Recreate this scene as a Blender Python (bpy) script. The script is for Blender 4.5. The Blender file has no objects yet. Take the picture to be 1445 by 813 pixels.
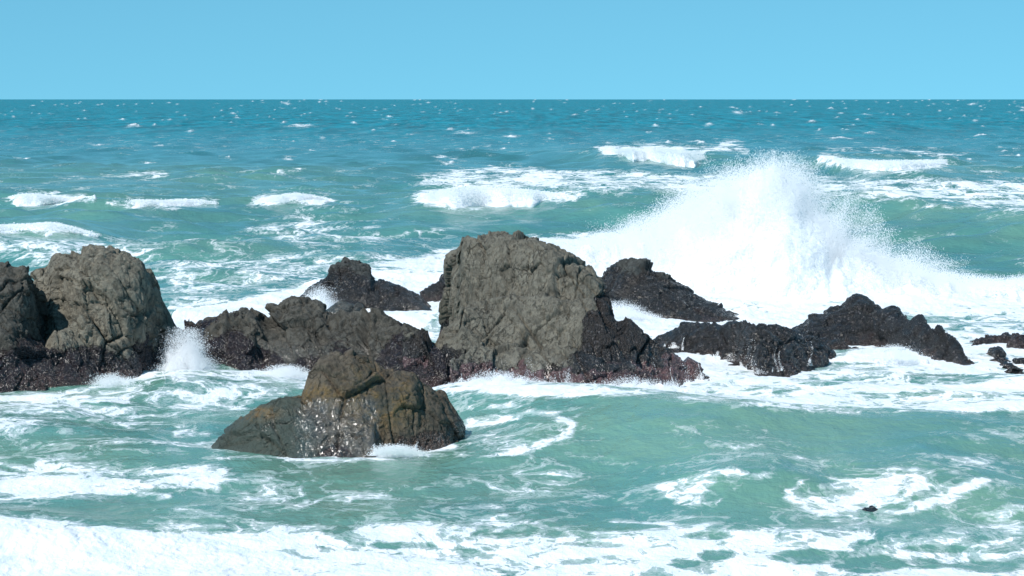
import bpy, math, time
import numpy as np
from mathutils import Vector
T0 = time.time()
sc = bpy.context.scene
COL = sc.collection
# ------------------------------------------------------------------ camera
W0, H0, F, CH, HOR = 1445.0, 813.0, 3300.0, 7.0, 140.0      # photo size, focal in px, eye height, horizon row
pitch = math.atan((H0/2 - HOR)/F)
cam = bpy.data.cameras.new('camera'); cam.sensor_width = 36; cam.lens = 36*F/W0
cam.clip_start = 0.5; cam.clip_end = 200000
co = bpy.data.objects.new('camera', cam); COL.objects.link(co)
co.location = (0, 0, CH); co.rotation_euler = (math.pi/2 - pitch, 0, 0)
sc.camera = co
# ------------------------------------------------------------------ sky and sun
SUN_EL, SUN_AZ = math.radians(48), math.radians(222)      # azimuth clockwise from +Y
w = bpy.data.worlds.new('World'); sc.world = w; w.use_nodes = True
nt = w.node_tree; N = nt.nodes; L = nt.links
bg = N['Background']
sky = N.new('ShaderNodeTexSky'); sky.sky_type = 'NISHITA'; sky.sun_disc = False
sky.sun_elevation = SUN_EL; sky.sun_rotation = SUN_AZ
sky.air_density = 1.0; sky.dust_density = 0.0; sky.ozone_density = 3.0
tcw = N.new('ShaderNodeTexCoord'); vm1 = N.new('ShaderNodeVectorMath'); vm1.operation = 'MULTIPLY_ADD'
vm1.inputs[1].default_value = (1, 1, 0.9); vm1.inputs[2].default_value = (0, 0, 0.22)
L.new(tcw.outputs['Generated'], vm1.inputs[0]); L.new(vm1.outputs[0], sky.inputs[0])
tint = N.new('ShaderNodeMix'); tint.data_type = 'RGBA'; tint.blend_type = 'MULTIPLY'
tint.inputs[0].default_value = 1.0
tint.inputs[7].default_value = (0.76, 1.42, 1.26, 1)
L.new(sky.outputs[0], tint.inputs[6]); L.new(tint.outputs[2], bg.inputs[0])
bg.inputs[1].default_value = 0.125
sd = bpy.data.lights.new('sun', 'SUN'); sd.energy = 4.2; sd.angle = math.radians(0.5); sd.color = (1, 0.965, 0.91)
so = bpy.data.objects.new('sun', sd); COL.objects.link(so)
sdir = Vector((math.sin(SUN_AZ)*math.cos(SUN_EL), math.cos(SUN_AZ)*math.cos(SUN_EL), math.sin(SUN_EL)))
so.rotation_euler = sdir.to_track_quat('Z', 'Y').to_euler(); so.location = (-20, -20, 40)
sc.view_settings.view_transform = 'Standard'; sc.view_settings.look = 'None'
sc.view_settings.exposure = 0.0; sc.view_settings.gamma = 1
sc.cycles.max_bounces = 8; sc.cycles.diffuse_bounces = 6; sc.cycles.glossy_bounces = 3
sc.cycles.transmission_bounces = 4; sc.cycles.volume_bounces = 0
sc.cycles.caustics_reflective = False; sc.cycles.caustics_refractive = False
# ------------------------------------------------------------------ maths helpers
cp, sp = math.cos(pitch), math.sin(pitch)
def ray(px, py):
    a = (np.asarray(px, float) - W0/2)/F; v = (H0/2 - np.asarray(py, float))/F
    return a, cp + v*sp, -sp + v*cp
def at_z(px, py, z=0.0):                      # ground point seen in a pixel
    a, b, c = ray(px, py); t = (z - CH)/c
    return a*t, b*t
def at_y(px, py, y):                          # point at a given distance
    a, b, c = ray(px, py); t = y/b
    return a*t, CH + c*t
def proj(x, y, z):
    dz = z - CH
    fw = y*cp - dz*sp; up = y*sp + dz*cp
    return W0/2 + F*x/fw, H0/2 - F*up/fw
rng = np.random.default_rng(7)
PERM = rng.permutation(256).astype(np.int64); PERM = np.concatenate([PERM, PERM, PERM])
G3 = rng.normal(size=(256, 3)); G3 /= np.linalg.norm(G3, axis=1)[:, None]
def perlin(x, y, z):
    x, y, z = np.broadcast_arrays(np.asarray(x, float), np.asarray(y, float), np.asarray(z, float))
    xi = np.floor(x); yi = np.floor(y); zi = np.floor(z)
    fx, fy, fz = x-xi, y-yi, z-zi
    xi = xi.astype(np.int64) & 255; yi = yi.astype(np.int64) & 255; zi = zi.astype(np.int64) & 255
    u = fx*fx*fx*(fx*(fx*6-15)+10); v = fy*fy*fy*(fy*(fy*6-15)+10); ww = fz*fz*fz*(fz*(fz*6-15)+10)
    def g(i, j, k):
        h = PERM[PERM[PERM[xi+i]+yi+j]+zi+k]; gg = G3[h]
        return gg[..., 0]*(fx-i) + gg[..., 1]*(fy-j) + gg[..., 2]*(fz-k)
    def lerp(a, b, t): return a + t*(b-a)
    x00 = lerp(g(0,0,0), g(1,0,0), u); x10 = lerp(g(0,1,0), g(1,1,0), u)
    x01 = lerp(g(0,0,1), g(1,0,1), u); x11 = lerp(g(0,1,1), g(1,1,1), u)
    return lerp(lerp(x00, x10, v), lerp(x01, x11, v), ww)*1.5
def fbm(x, y, z, o=4, gain=0.5, ridge=False):
    s = 0; a = 1; t = 0
    for k in range(o):
        n = perlin(x*2**k + 13.7*k, y*2**k - 7.1*k, z*2**k + 3.3*k)
        if ridge: n = 1 - 2*np.abs(n)
        s = s + a*n; t += a; a *= gain
    return s/t
def ss(a, b, x):
    t = np.clip((x-a)/(b-a), 0, 1); return t*t*(3-2*t)
def cell(x, y, z, seed=0):
    """nearest cell: F1, F2, random triple of the cell, offset from its centre"""
    xi = np.floor(x).astype(np.int64); yi = np.floor(y).astype(np.int64); zi = np.floor(z).astype(np.int64)
    f1 = np.full(x.shape, 9.0); f2 = f1.copy(); idx = np.zeros(x.shape, np.int64)
    ox = np.zeros(x.shape); oy = ox.copy(); oz = ox.copy()
    for i in (-1, 0, 1):
        for j in (-1, 0, 1):
            for k in (-1, 0, 1):
                h = PERM[PERM[PERM[(xi+i+seed) & 255] + ((yi+j) & 255)] + ((zi+k) & 255)]
                c = JIT[h]
                dx = x-(xi+i+c[:, 0]); dy = y-(yi+j+c[:, 1]); dz = z-(zi+k+c[:, 2])
                d = np.sqrt(dx*dx+dy*dy+dz*dz)
                m = d < f1
                f2 = np.where(m, f1, np.minimum(f2, d)); f1 = np.where(m, d, f1)
                idx = np.where(m, h, idx); ox = np.where(m, dx, ox); oy = np.where(m, dy, oy); oz = np.where(m, dz, oz)
    return f1, f2, idx, ox, oy, oz
JIT = rng.random((256, 3))
def attr(me, name, arr):
    a = me.attributes.new(name, 'FLOAT', 'POINT'); a.data.foreach_set('value', np.asarray(arr, np.float32).ravel())
def mesh_from(name, V, Fq, smooth=True):
    me = bpy.data.meshes.new(name)
    V = np.asarray(V, np.float32); Fq = np.asarray(Fq, np.int32); k = Fq.shape[1]
    me.vertices.add(len(V)); me.vertices.foreach_set('co', V.ravel())
    me.loops.add(Fq.size); me.loops.foreach_set('vertex_index', Fq.ravel())
    me.polygons.add(len(Fq)); me.polygons.foreach_set('loop_start', np.arange(0, Fq.size, k, dtype=np.int32))
    if smooth: me.polygons.foreach_set('use_smooth', np.ones(len(Fq), bool))
    me.update(calc_edges=True)
    return me
def tag(o, label=None, cat=None, group=None, kind=None):
    if label: o['label'] = label
    if cat: o['category'] = cat
    if group: o['group'] = group
    if kind: o['kind'] = kind
    return o
def grid_faces(nr, nc):
    i = np.arange(nr-1)[:, None]*nc + np.arange(nc-1)[None, :]
    return np.stack([i, i+1, i+nc+1, i+nc], -1).reshape(-1, 4)
# ------------------------------------------------------------------ materials
class MT:
    def __init__(s, name):
        s.m = bpy.data.materials.new(name); s.m.use_nodes = True
        s.t = s.m.node_tree; s.b = s.t.nodes['Principled BSDF']; s.out = s.t.nodes['Material Output']
    def n(s, typ, **kw):
        nd = s.t.nodes.new(typ)
        for k, v in kw.items(): setattr(nd, k, v)
        return nd
    def l(s, a, b): s.t.links.new(a, b)
    def put(s, sock, v):
        if isinstance(v, bpy.types.NodeSocket): s.l(v, sock)
        else: sock.default_value = v
    def attr(s, name): return s.n('ShaderNodeAttribute', attribute_name=name).outputs['Fac']
    def math(s, op, a, b=0.0, c=0.0, clamp=False):
        nd = s.n('ShaderNodeMath', operation=op, use_clamp=clamp)
        s.put(nd.inputs[0], a); s.put(nd.inputs[1], b); s.put(nd.inputs[2], c); return nd.outputs[0]
    def sst(s, v, a, b, lo=0.0, hi=1.0):
        nd = s.n('ShaderNodeMapRange', interpolation_type='SMOOTHSTEP')
        s.put(nd.inputs[0], v); s.put(nd.inputs[1], a); s.put(nd.inputs[2], b); s.put(nd.inputs[3], lo); s.put(nd.inputs[4], hi)
        return nd.outputs[0]
    def coord(s, sx=1, sy=1, sz=1, rot=(0, 0, 0)):
        tc = s.n('ShaderNodeTexCoord'); mp = s.n('ShaderNodeMapping')
        mp.inputs['Scale'].default_value = (sx, sy, sz); mp.inputs['Rotation'].default_value = rot
        s.l(tc.outputs['Object'], mp.inputs[0]); return mp.outputs[0]
    def noise(s, vec, scale, detail=4, rough=0.55, dist=0.0, lac=2.0):
        nd = s.n('ShaderNodeTexNoise'); s.l(vec, nd.inputs['Vector'])
        nd.inputs['Scale'].default_value = scale; nd.inputs['Detail'].default_value = detail
        nd.inputs['Roughness'].default_value = rough; nd.inputs['Distortion'].default_value = dist
        nd.inputs['Lacunarity'].default_value = lac
        return nd.outputs['Fac']
    def voro(s, vec, scale, feature='F1', out='Distance'):
        nd = s.n('ShaderNodeTexVoronoi', feature=feature); s.l(vec, nd.inputs['Vector'])
        nd.inputs['Scale'].default_value = scale; return nd.outputs[out]
    def mix(s, f, a, b, blend='MIX'):
        nd = s.n('ShaderNodeMix', data_type='RGBA', blend_type=blend)
        s.put(nd.inputs[0], f)
        for i, v in ((6, a), (7, b)):
            if isinstance(v, tuple): v = tuple(v) + (1,) if len(v) == 3 else v
            s.put(nd.inputs[i], v)
        return nd.outputs[2]
    def bump(s, h, strength, dist, normal=None):
        nd = s.n('ShaderNodeBump'); s.put(nd.inputs['Strength'], strength); s.put(nd.inputs['Distance'], dist)
        s.l(h, nd.inputs['Height'])
        if normal: s.l(normal, nd.inputs['Normal'])
        return nd.outputs[0]

def sea_material():
    M = MT('sea_water')
    foam, milk, far = M.attr('foam'), M.attr('milk'), M.attr('far')
    # lace pattern of the foam
    c1 = M.coord(1, 0.72, 1); c2 = M.coord(1, 0.62, 1, (0, 0, 0.08))
    warp = M.n('ShaderNodeTexNoise'); M.l(c1, warp.inputs['Vector']); warp.inputs['Scale'].default_value = 0.8; warp.inputs['Detail'].default_value = 4
    wv = M.n('ShaderNodeVectorMath', operation='MULTIPLY_ADD'); M.l(warp.outputs['Color'], wv.inputs[0]); wv.inputs[1].default_value = (2.4, 1.5, 0); M.l(c1, wv.inputs[2])
    def rid(sc, det, k):
        a = M.noise(wv.outputs[0], sc, det, 0.6)
        a = M.math('ABSOLUTE', M.math('SUBTRACT', a, 0.5))
        return M.math('SUBTRACT', 1.0, M.math('MULTIPLY', a, k), clamp=True)
    big = M.noise(wv.outputs[0], 0.45, 3, 0.5)
    nb = M.noise(c2, 4.6, 5, 0.62, 0.3)
    pat = M.math('MULTIPLY', M.math('SUBTRACT', rid(1.0, 6, 9.0), 0.38), 0.42)
    pat = M.math('ADD', pat, M.math('MULTIPLY', M.math('SUBTRACT', rid(2.9, 5, 9.0), 0.38), 0.24))
    pat = M.math('ADD', pat, M.math('MULTIPLY', M.math('SUBTRACT', nb, 0.5), 0.70))
    pat = M.math('ADD', pat, M.math('MULTIPLY', M.math('SUBTRACT', big, 0.5), 1.7))
    v = M.math('ADD', foam, pat)
    mask = M.sst(v, 0.52, 0.76)
    thin = M.sst(v, 0.24, 0.64, 0.0, 0.42)
    mask = M.math('MAXIMUM', mask, thin)
    # water body colour: deep teal offshore, milky green where sand and air are stirred up, paler where wave faces pass light
    lo = M.noise(M.coord(0.16, 0.20, 1), 1.0, 4, 0.6)
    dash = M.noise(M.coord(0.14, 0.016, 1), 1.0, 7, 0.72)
    body = M.mix(milk, (0.012, 0.180, 0.205), (0.170, 0.325, 0.238))
    body = M.mix(M.sst(lo, 0.40, 0.66, 0, 0.38), body, (0.030, 0.215, 0.235))  # bluer patches paint in the sky reflected by back slopes
    body = M.mix(far, body, (0.000, 0.205, 0.262))
    dk = M.sst(dash, 0.32, 0.68, M.math('MULTIPLY_ADD', far, -0.40, 0.90), M.math('MULTIPLY_ADD', far, 0.35, 1.10))  # wave-slope light and dark painted into the colour, strongest far out
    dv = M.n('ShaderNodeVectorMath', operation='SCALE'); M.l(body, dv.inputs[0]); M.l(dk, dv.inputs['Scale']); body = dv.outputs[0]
    fw = M.noise(c2, 2.2, 3, 0.5)
    fcol = M.mix(M.sst(fw, 0.3, 0.75), (0.80, 0.86, 0.90), (0.93, 0.93, 0.94))
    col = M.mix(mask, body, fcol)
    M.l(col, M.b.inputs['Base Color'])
    M.put(M.b.inputs['Roughness'], M.math('ADD', 0.16, M.math('ADD', M.math('MULTIPLY', mask, 0.6), M.math('MULTIPLY', far, 0.2))))
    M.b.inputs['IOR'].default_value = 1.33; M.b.inputs['Subsurface Weight'].default_value = 0.0
    M.put(M.b.inputs['Specular IOR Level'], M.math('SUBTRACT', M.math('SUBTRACT', 0.42, M.math('MULTIPLY', mask, 0.3)), M.math('MULTIPLY', far, 0.34), clamp=True))
    # ripples
    r1 = M.noise(M.coord(1, 0.55, 1, (0, 0, 0.2)), 2.2, 6, 0.62, 0.3)
    r2 = M.noise(M.coord(0.22, 0.16, 1, (0, 0, -0.2)), 1.0, 6, 0.62)
    b1 = M.bump(r1, 0.5, 0.16); b2 = M.bump(r2, M.math('MULTIPLY_ADD', far, 0.7, 0.22), 1.2, b1)
    fb = M.math('MULTIPLY', M.math('ADD', nb, M.math('MULTIPLY', mask, 0.5)), mask)
    b3 = M.bump(fb, 0.4, 0.09, b2)
    M.l(b3, M.b.inputs['Normal'])
    return M.m

def foam_material(name='white_foam'):
    M = MT(name)
    nb = M.noise(M.coord(1, 1, 1), 7.0, 6, 0.65)
    M.l(M.mix(nb, (0.84, 0.88, 0.91), (0.95, 0.95, 0.955)), M.b.inputs['Base Color'])
    M.b.inputs['Roughness'].default_value = 0.75; M.b.inputs['Specular IOR Level'].default_value = 0.15
    M.b.inputs['Subsurface Weight'].default_value = 0.0
    M.l(M.bump(nb, 0.8, 0.12), M.b.inputs['Normal'])
    return M.m
def drop_material():
    M = MT('spray_droplets')
    d = M.n('ShaderNodeBsdfDiffuse'); t = M.n('ShaderNodeBsdfTranslucent'); mx = M.n('ShaderNodeMixShader')
    d.inputs[0].default_value = (0.985, 0.985, 0.99, 1); t.inputs[0].default_value = (0.985, 0.985, 0.99, 1)
    mx.inputs[0].default_value = 0.3
    M.l(d.outputs[0], mx.inputs[1]); M.l(t.outputs[0], mx.inputs[2]); M.l(mx.outputs[0], M.out.inputs[0])
    return M.m

def rock_material(name, dry, dark, crust, speck=0.5, ochre=0.0, green=0.0, cscale=(1, 1, 1), gloss=0.10):
    M = MT(name)
    band, low, wet = M.attr('band'), M.attr('low'), M.attr('wet')
    c = M.coord(*cscale)
    n1 = M.noise(c, 1.3, 8, 0.62, 0.3); n2 = M.noise(c, 9.0, 6, 0.7); n3 = M.noise(c, 34.0, 4, 0.7)
    cc = M.coord(cscale[0], cscale[1], cscale[2])
    wn = M.n('ShaderNodeTexNoise'); M.l(cc, wn.inputs['Vector']); wn.inputs['Scale'].default_value = 2.0; wn.inputs['Detail'].default_value = 5
    wc = M.n('ShaderNodeVectorMath', operation='MULTIPLY_ADD'); M.l(wn.outputs['Color'], wc.inputs[0]); wc.inputs[1].default_value = (.7, .7, .7); M.l(cc, wc.inputs[2])
    wc0 = wc.outputs[0]
    base = M.mix(M.sst(n1, 0.33, 0.68), tuple(v*0.55 for v in dry), tuple(v*1.25 for v in dry))
    n0 = M.noise(M.coord(1, 1, 0.6), 0.7, 3, 0.6)
    base = M.mix(M.sst(n0, 0.40, 0.60, 0.0, 0.5), base, tuple(v*0.6 for v in dry))
    fc = M.n('ShaderNodeSeparateColor'); M.l(M.voro(wc0, 4.5, 'F1', 'Color'), fc.inputs[0])
    base = M.mix(M.sst(fc.outputs[0], 0.2, 0.9, 0, 0.45), base, tuple(v*1.5 for v in dry)); base = M.mix(M.sst(fc.outputs[1], 0.4, 1.0, 0, 0.5), base, tuple(v*0.5 for v in dry))
    base = M.mix(M.sst(n2, 0.40, 0.75, 0, 0.5), base, tuple(v*1.45 for v in dry))
    base = M.mix(M.sst(n3, 0.50, 0.70, 0, 0.45), base, tuple(v*0.45 for v in dry))
    crackv = M.voro(wc.outputs[0], 2.4, 'DISTANCE_TO_EDGE')
    crackm = M.math('MULTIPLY', M.sst(crackv, 0.01, 0.055, 1.0, 0.0), M.sst(n1, 0.47, 0.58))
    base = M.mix(M.math('MULTIPLY', crackm, 0.7), base, tuple(v*0.25 for v in dry))
    vein = M.noise(M.coord(cscale[0]*1.6, cscale[1]*1.6, cscale[2]*0.5), 6.0, 6, 0.72, 0.6)
    base = M.mix(M.sst(vein, 0.50, 0.60, 0, 0.8), base, tuple(v*0.36 for v in dry))
    if green: base = M.mix(M.math('MULTIPLY', M.attr('green'), 0.85), base, (0.060, 0.082, 0.068))
    if ochre:
        om = M.math('MULTIPLY', M.sst(M.math('ADD', M.math('MULTIPLY', n2, 0.6), M.math('MULTIPLY', n1, 0.6)), 0.52, 0.70), M.attr('ochre'))
        base = M.mix(om, base, M.mix(n3, (0.27, 0.18, 0.07), (0.12, 0.075, 0.04)))
    # mussel and weed band; on the sea stack it also paints shoulder shade
    vm = M.voro(c, 22.0, 'F1', 'Color'); vmd = M.voro(c, 22.0, 'F1')
    sepc = M.n('ShaderNodeSeparateColor'); M.l(vm, sepc.inputs[0])
    mus = M.mix(M.sst(n3, 0.35, 0.7), dark, tuple(v*4.0 for v in dark))
    mus = M.mix(M.sst(sepc.outputs[0], 0.94 - 0.05*speck, 0.99, 0, 0.32), mus, (0.34, 0.31, 0.31))
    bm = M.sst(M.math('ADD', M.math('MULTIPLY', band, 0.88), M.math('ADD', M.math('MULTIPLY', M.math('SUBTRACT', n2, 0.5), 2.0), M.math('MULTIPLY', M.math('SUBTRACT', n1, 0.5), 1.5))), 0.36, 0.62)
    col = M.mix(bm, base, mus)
    cr = M.mix(M.sst(n2, 0.35, 0.68), tuple(v*0.5 for v in crust), tuple(v*1.3 for v in crust))
    cr = M.mix(M.sst(sepc.outputs[1], 0.85, 0.95, 0, 0.35), cr, (0.30, 0.25, 0.24))
    cr = M.mix(M.sst(n1, 0.45, 0.62, 0, 0.6), cr, mus)
    lm = M.sst(M.math('ADD', low, M.math('MULTIPLY', M.math('SUBTRACT', n1, 0.5), 1.1)), 0.40, 0.60)
    col = M.mix(lm, col, cr)
    M.l(col, M.b.inputs['Base Color'])
    wm = M.math('ADD', wet, M.math('MULTIPLY', M.math('SUBTRACT', n1, 0.5), 0.6), clamp=True)
    M.put(M.b.inputs['Roughness'], M.sst(wm, 0.1, 0.9, 0.85, 0.17))
    M.put(M.b.inputs['Specular IOR Level'], M.sst(wm, 0.3, 1.0, 0.4, 0.8))
    h = M.math('ADD', M.math('MULTIPLY', n2, 0.9), M.math('MULTIPLY', n3, 0.45))
    h = M.math('ADD', h, M.math('MULTIPLY', M.math('MULTIPLY', vmd, M.math('MAXIMUM', bm, lm)), -0.9))
    h = M.math('ADD', h, M.math('MULTIPLY', crackm, -0.5))
    M.l(M.bump(h, 1.0, 0.075), M.b.inputs['Normal'])
    M.put(M.b.inputs['Coat Weight'], M.math('MULTIPLY', M.sst(wm, 0.5, 1.0, 0.0, 1.0), gloss)); M.b.inputs['Coat Roughness'].default_value = 0.15; M.b.inputs['Coat IOR'].default_value = 1.5
    M.l(M.bump(M.noise(M.coord(1, 1, 0.5), 6.5, 2, 0.5), 1.0, 0.13), M.b.inputs['Coat Normal'])
    return M.m
SEA, FOAM, DROP = sea_material(), foam_material(), drop_material()

# ------------------------------------------------------------------ the sea: one sheet out to the horizon
ucols = np.concatenate([-1e4*np.linspace(1, 0, 60)[:-1]**2.0 - 130, np.arange(-130, 1576, 1.5), 1575 + 1e4*np.linspace(0, 1, 60)[1:]**2.0])
vrows = np.concatenate([[140.35, 140.6, 140.8], np.arange(141.0, 870, 1.0), 870 + 500*np.linspace(0, 1, 25)[1:]**1.5])
U, V = np.meshgrid(ucols, vrows)
d = CH*F/(V - HOR)                       # ground distance
X = (U - W0/2)/F*d; Y = d.copy()
px_m = d/F
def crest(pts):
    """crest line given as (px, py, crest height, rise) -> functions of world x"""
    p = np.array(pts, float); x, y = at_z(p[:, 0], p[:, 1], p[:, 2])
    o = np.argsort(x); return x[o], y[o], p[o, 3]
WAVES = [   # crest points (px, py, z of the crest, amplitude), front width, back width in metres
    ([(-200,262,1.0,.6),(60,279,.9,.8),(230,286,.9,.75),(410,280,.9,.8),(520,287,.9,.7),(600,284,1.2,1.1),(700,277,1.4,1.3),(850,277,1.5,1.5),(1000,281,1.5,1.5),(1150,278,1.5,1.4),(1290,289,1.5,1.5),(1445,303,1.4,1.4),(1650,310,1.3,1.2)], 15, 60),
    ([(700,212,.3,0),(840,214,1.3,1.2),(950,209,1.6,1.6),(1060,216,1.4,1.2),(1130,224,1.2,.5),(1170,224,1.5,1.3),(1250,228,1.5,1.4),(1330,226,1.3,1.0),(1445,232,1.0,.7),(1600,232,.8,.3)], 24, 80),
    ([(-250,325,1.2,1.1),(0,320,1.2,1.1),(70,317,1.2,1.15),(130,326,1.0,.8),(190,342,.5,.3),(260,350,.2,0)], 9, 22),
    ([(-200,243,1,.6),(100,242,1,.7),(300,246,1,.7),(500,240,.8,.5),(700,235,.3,0)], 30, 60),
    ([(150,352,.3,0),(260,346,.6,.5),(380,345,.6,.55),(520,350,.5,.4),(620,352,.3,0)], 7, 18),
    ([(600,550,.2,0),(680,552,.5,.4),(760,549,.75,.7),(850,550,.85,.8),(960,556,.85,.8),(1060,570,.8,.75),(1160,582,.75,.7),(1300,580,.75,.7),(1445,572,.75,.7),(1650,570,.6,.6)], 5.0, 5),
    ([(860,690,.0,0),(930,684,.2,.16),(1010,668,.42,.36),(1100,668,.42,.36),(1180,690,.35,.2),(1260,690,.35,.28),(1340,676,.5,.42),(1400,682,.5,.42),(1500,690,.4,.3)], 2.2, 4.5),
    ([(-200,727,.22,.2),(0,727,.22,.2),(250,740,.2,.16),(420,750,.2,.14),(600,738,.2,.15),(800,737,.3,.2),(1000,742,.3,.2),(1200,752,.3,.2),(1445,742,.3,.2),(1600,742,.3,.2)], 1.6, 3.5),
    ([(-200,560,.3,.2),(0,566,.35,.25),(120,556,.4,.3),(220,540,.4,.3),(330,536,.3,.1),(420,545,.2,0)], 3, 4),
    ([(-100,640,.2,.15),(150,642,.25,.2),(300,650,.2,.1),(420,660,.1,0)], 2.2, 4),
]
def waves(x, y):
    h = np.zeros_like(x)
    for pts, wf, wb in WAVES:
        cx, cy, ca = crest(pts)
        yc = np.interp(x, cx, cy) + 0.06*wf*perlin(x/(wf*0.5), 0.3, wf) * 2
        a = np.interp(x, cx, ca, left=ca[0], right=ca[-1])
        t = y - yc
        t = np.where(t < 0, -t/wf, t/wb)
        h += a*np.exp(-1.1*t**1.6)
    return h
SW = []
for k in range(46):
    lam = 1.2*(11/1.2)**(k/45.0); th = rng.normal(0, 0.55) + math.radians(78)
    SW.append((2*math.pi/lam*math.cos(th), 2*math.pi/lam*math.sin(th), rng.random()*6.28, 0.0085*lam**0.85, lam))
def chop(x, y, dd):
    hx = np.zeros_like(x); hz = np.zeros_like(x)
    calm = np.clip(dd/110, 0.42, 1.0)
    row = dd*dd/(CH*F)
    for kx, ky, ph, a, lam in SW:
        p = kx*x + ky*y + ph
        fade = np.clip(lam/(1.2*row), 0.0, 1)*0.7 + 0.3*(lam > 4)
        hz += a*np.sin(p)*fade; hx += a*np.cos(p)*kx/math.hypot(kx, ky)*fade
    g = 0.6 + 0.8*np.clip(perlin(x/14, y/30, 5)+0.5, 0, 1.4)
    return hx*calm*g, hz*calm*g
hw = waves(X, Y)
hx, hz = chop(X, Y, d)
far = ss(180, 700, d)
lump = fbm(X/0.9, Y/1.5, 1.0, 4, 0.6)                      # churned surface of the shallow water
shal = 1 - ss(70, 140, d)
Zs = hw + hz
Zs += shal*0.05*lump + far*0.25*perlin(X/6, V*0.9, 2.0)
# apparent rows of the raised surface, used to lay the foam where it lies on the waves
PU, PV = proj(X, Y, Zs)
wu = 16*fbm(X/2.5, Y/5.0, 7.0, 3) ; wv_ = 5*fbm(X/2.5, Y/5.0, 11.0, 3)
# ---- foam amount, laid with areas (top row, bottom row along the columns) and strokes
Q = PU + wu*1.6; R = PV + wv_*1.5
foam = np.zeros_like(Q)
def area(xs, top, bot, s, softx=20, soft=5, fn=None):
    global foam
    soft *= 2.2; softx *= 1.5
    t = np.interp(Q, xs, top); b = np.interp(Q, xs, bot)
    m = ss(-soft, soft, R-t)*ss(-soft, soft, b-R)*ss(xs[0]-softx, xs[0]+softx, Q)*(1-ss(xs[-1]-softx, xs[-1]+softx, Q))
    if fn is not None: m = m*fn
    foam = np.maximum(foam, s*m)
def stroke(pts, wdt, s, ax=1.0):
    global foam
    for (x0, y0), (x1, y1) in zip(pts[:-1], pts[1:]):
        bx0, bx1 = min(x0, x1)-60, max(x0, x1)+60
        r0 = np.searchsorted(vrows, min(y0, y1)-60); r1 = np.searchsorted(vrows, max(y0, y1)+70)
        c0 = np.searchsorted(ucols, bx0-60); c1 = np.searchsorted(ucols, bx1+60)
        q, r = Q[r0:r1, c0:c1], R[r0:r1, c0:c1]
        ex, ey = x1-x0, y1-y0; n2 = ex*ex+ey*ey+1e-6
        t = np.clip(((q-x0)*ex+(r-y0)*ey)/n2, 0, 1)
        dx = (q-(x0+t*ex))*ax; dy = r-(y0+t*ey)
        m = min(s, 1.0)*0.92*np.exp(-((dx*dx+dy*dy)/(wdt*wdt*2.2))**0.9)
        foam[r0:r1, c0:c1] = np.maximum(foam[r0:r1, c0:c1], m)
# thin base lacing
foam += 0.13*(1-ss(80, 130, d)) + 0.0*d - 0.06*ss(100, 160, d) - 0.25*ss(170, 320, d)
patch = fbm(X/6, Y/16, 21.0, 3)
foam += 0.20*np.clip(patch, -0.6, 0.8)*(1-ss(150, 500, d))
# behind and between the rocks
area([-150,60,225,240,300,400,500,640,780,860,960,1100,1300,1445,1600], [600,600,600,428,424,408,380,352,333,330,330,340,400,398,398], [601,601,601,470,475,478,480,480,480,480,480,470,452,450,450], 0.98, 10, 7)
area([200,300,430,520,640,700], [372,362,355,350,345,340], [430,425,410,400,390,385], 0.42, 40, 9)
area([980,1060,1445,1600], [448,448,448,448], [478,482,480,480], 0.62, 40, 4)
area([860,930,1000,1060,1100,1445,1600], [430,440,455,480,480,478,478], [500,545,550,545,555,562,560], 0.86, 15, 5)
area([940,1060,1200,1445,1600], [530,540,545,540,540], [562,574,584,582,582], 0.70, 30, 5)
area([590,700,830,1000,1060], [528,530,536,530,520], [556,554,558,558,560], 0.74, 20, 4)
area([-150,0,130,230,330,430,470], [560,562,545,520,515,515,520], [625,618,606,585,566,566,580], 0.52, 30, 8)
area([225,260,330,430], [500,512,518,520], [535,545,548,548], 0.72, 12, 5)
area([-150,0,150,290,330], [645,648,650,652,658], [700,700,700,688,680], 0.72, 20, 6)
area([-150,0,200,400,560,700], [729,730,744,762,782,800], [1000]*6, 1.05, 30, 5)
area([-150,0,200,400,640,900], [722,724,735,745,748,760], [800,800,800,810,830,850], 0.62, 30, 6)
area([420,560,700,900,1100,1300,1445,1600], [752,740,738,740,748,756,746,744], [1000]*8, 0.66, 60, 7)
area([780,1000,1060], [745,748,758], [790,796,790], 0.85, 40, 10)
area([1300,1445,1600], [745,740,740], [800,800,800], 0.6, 30, 10)
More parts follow.
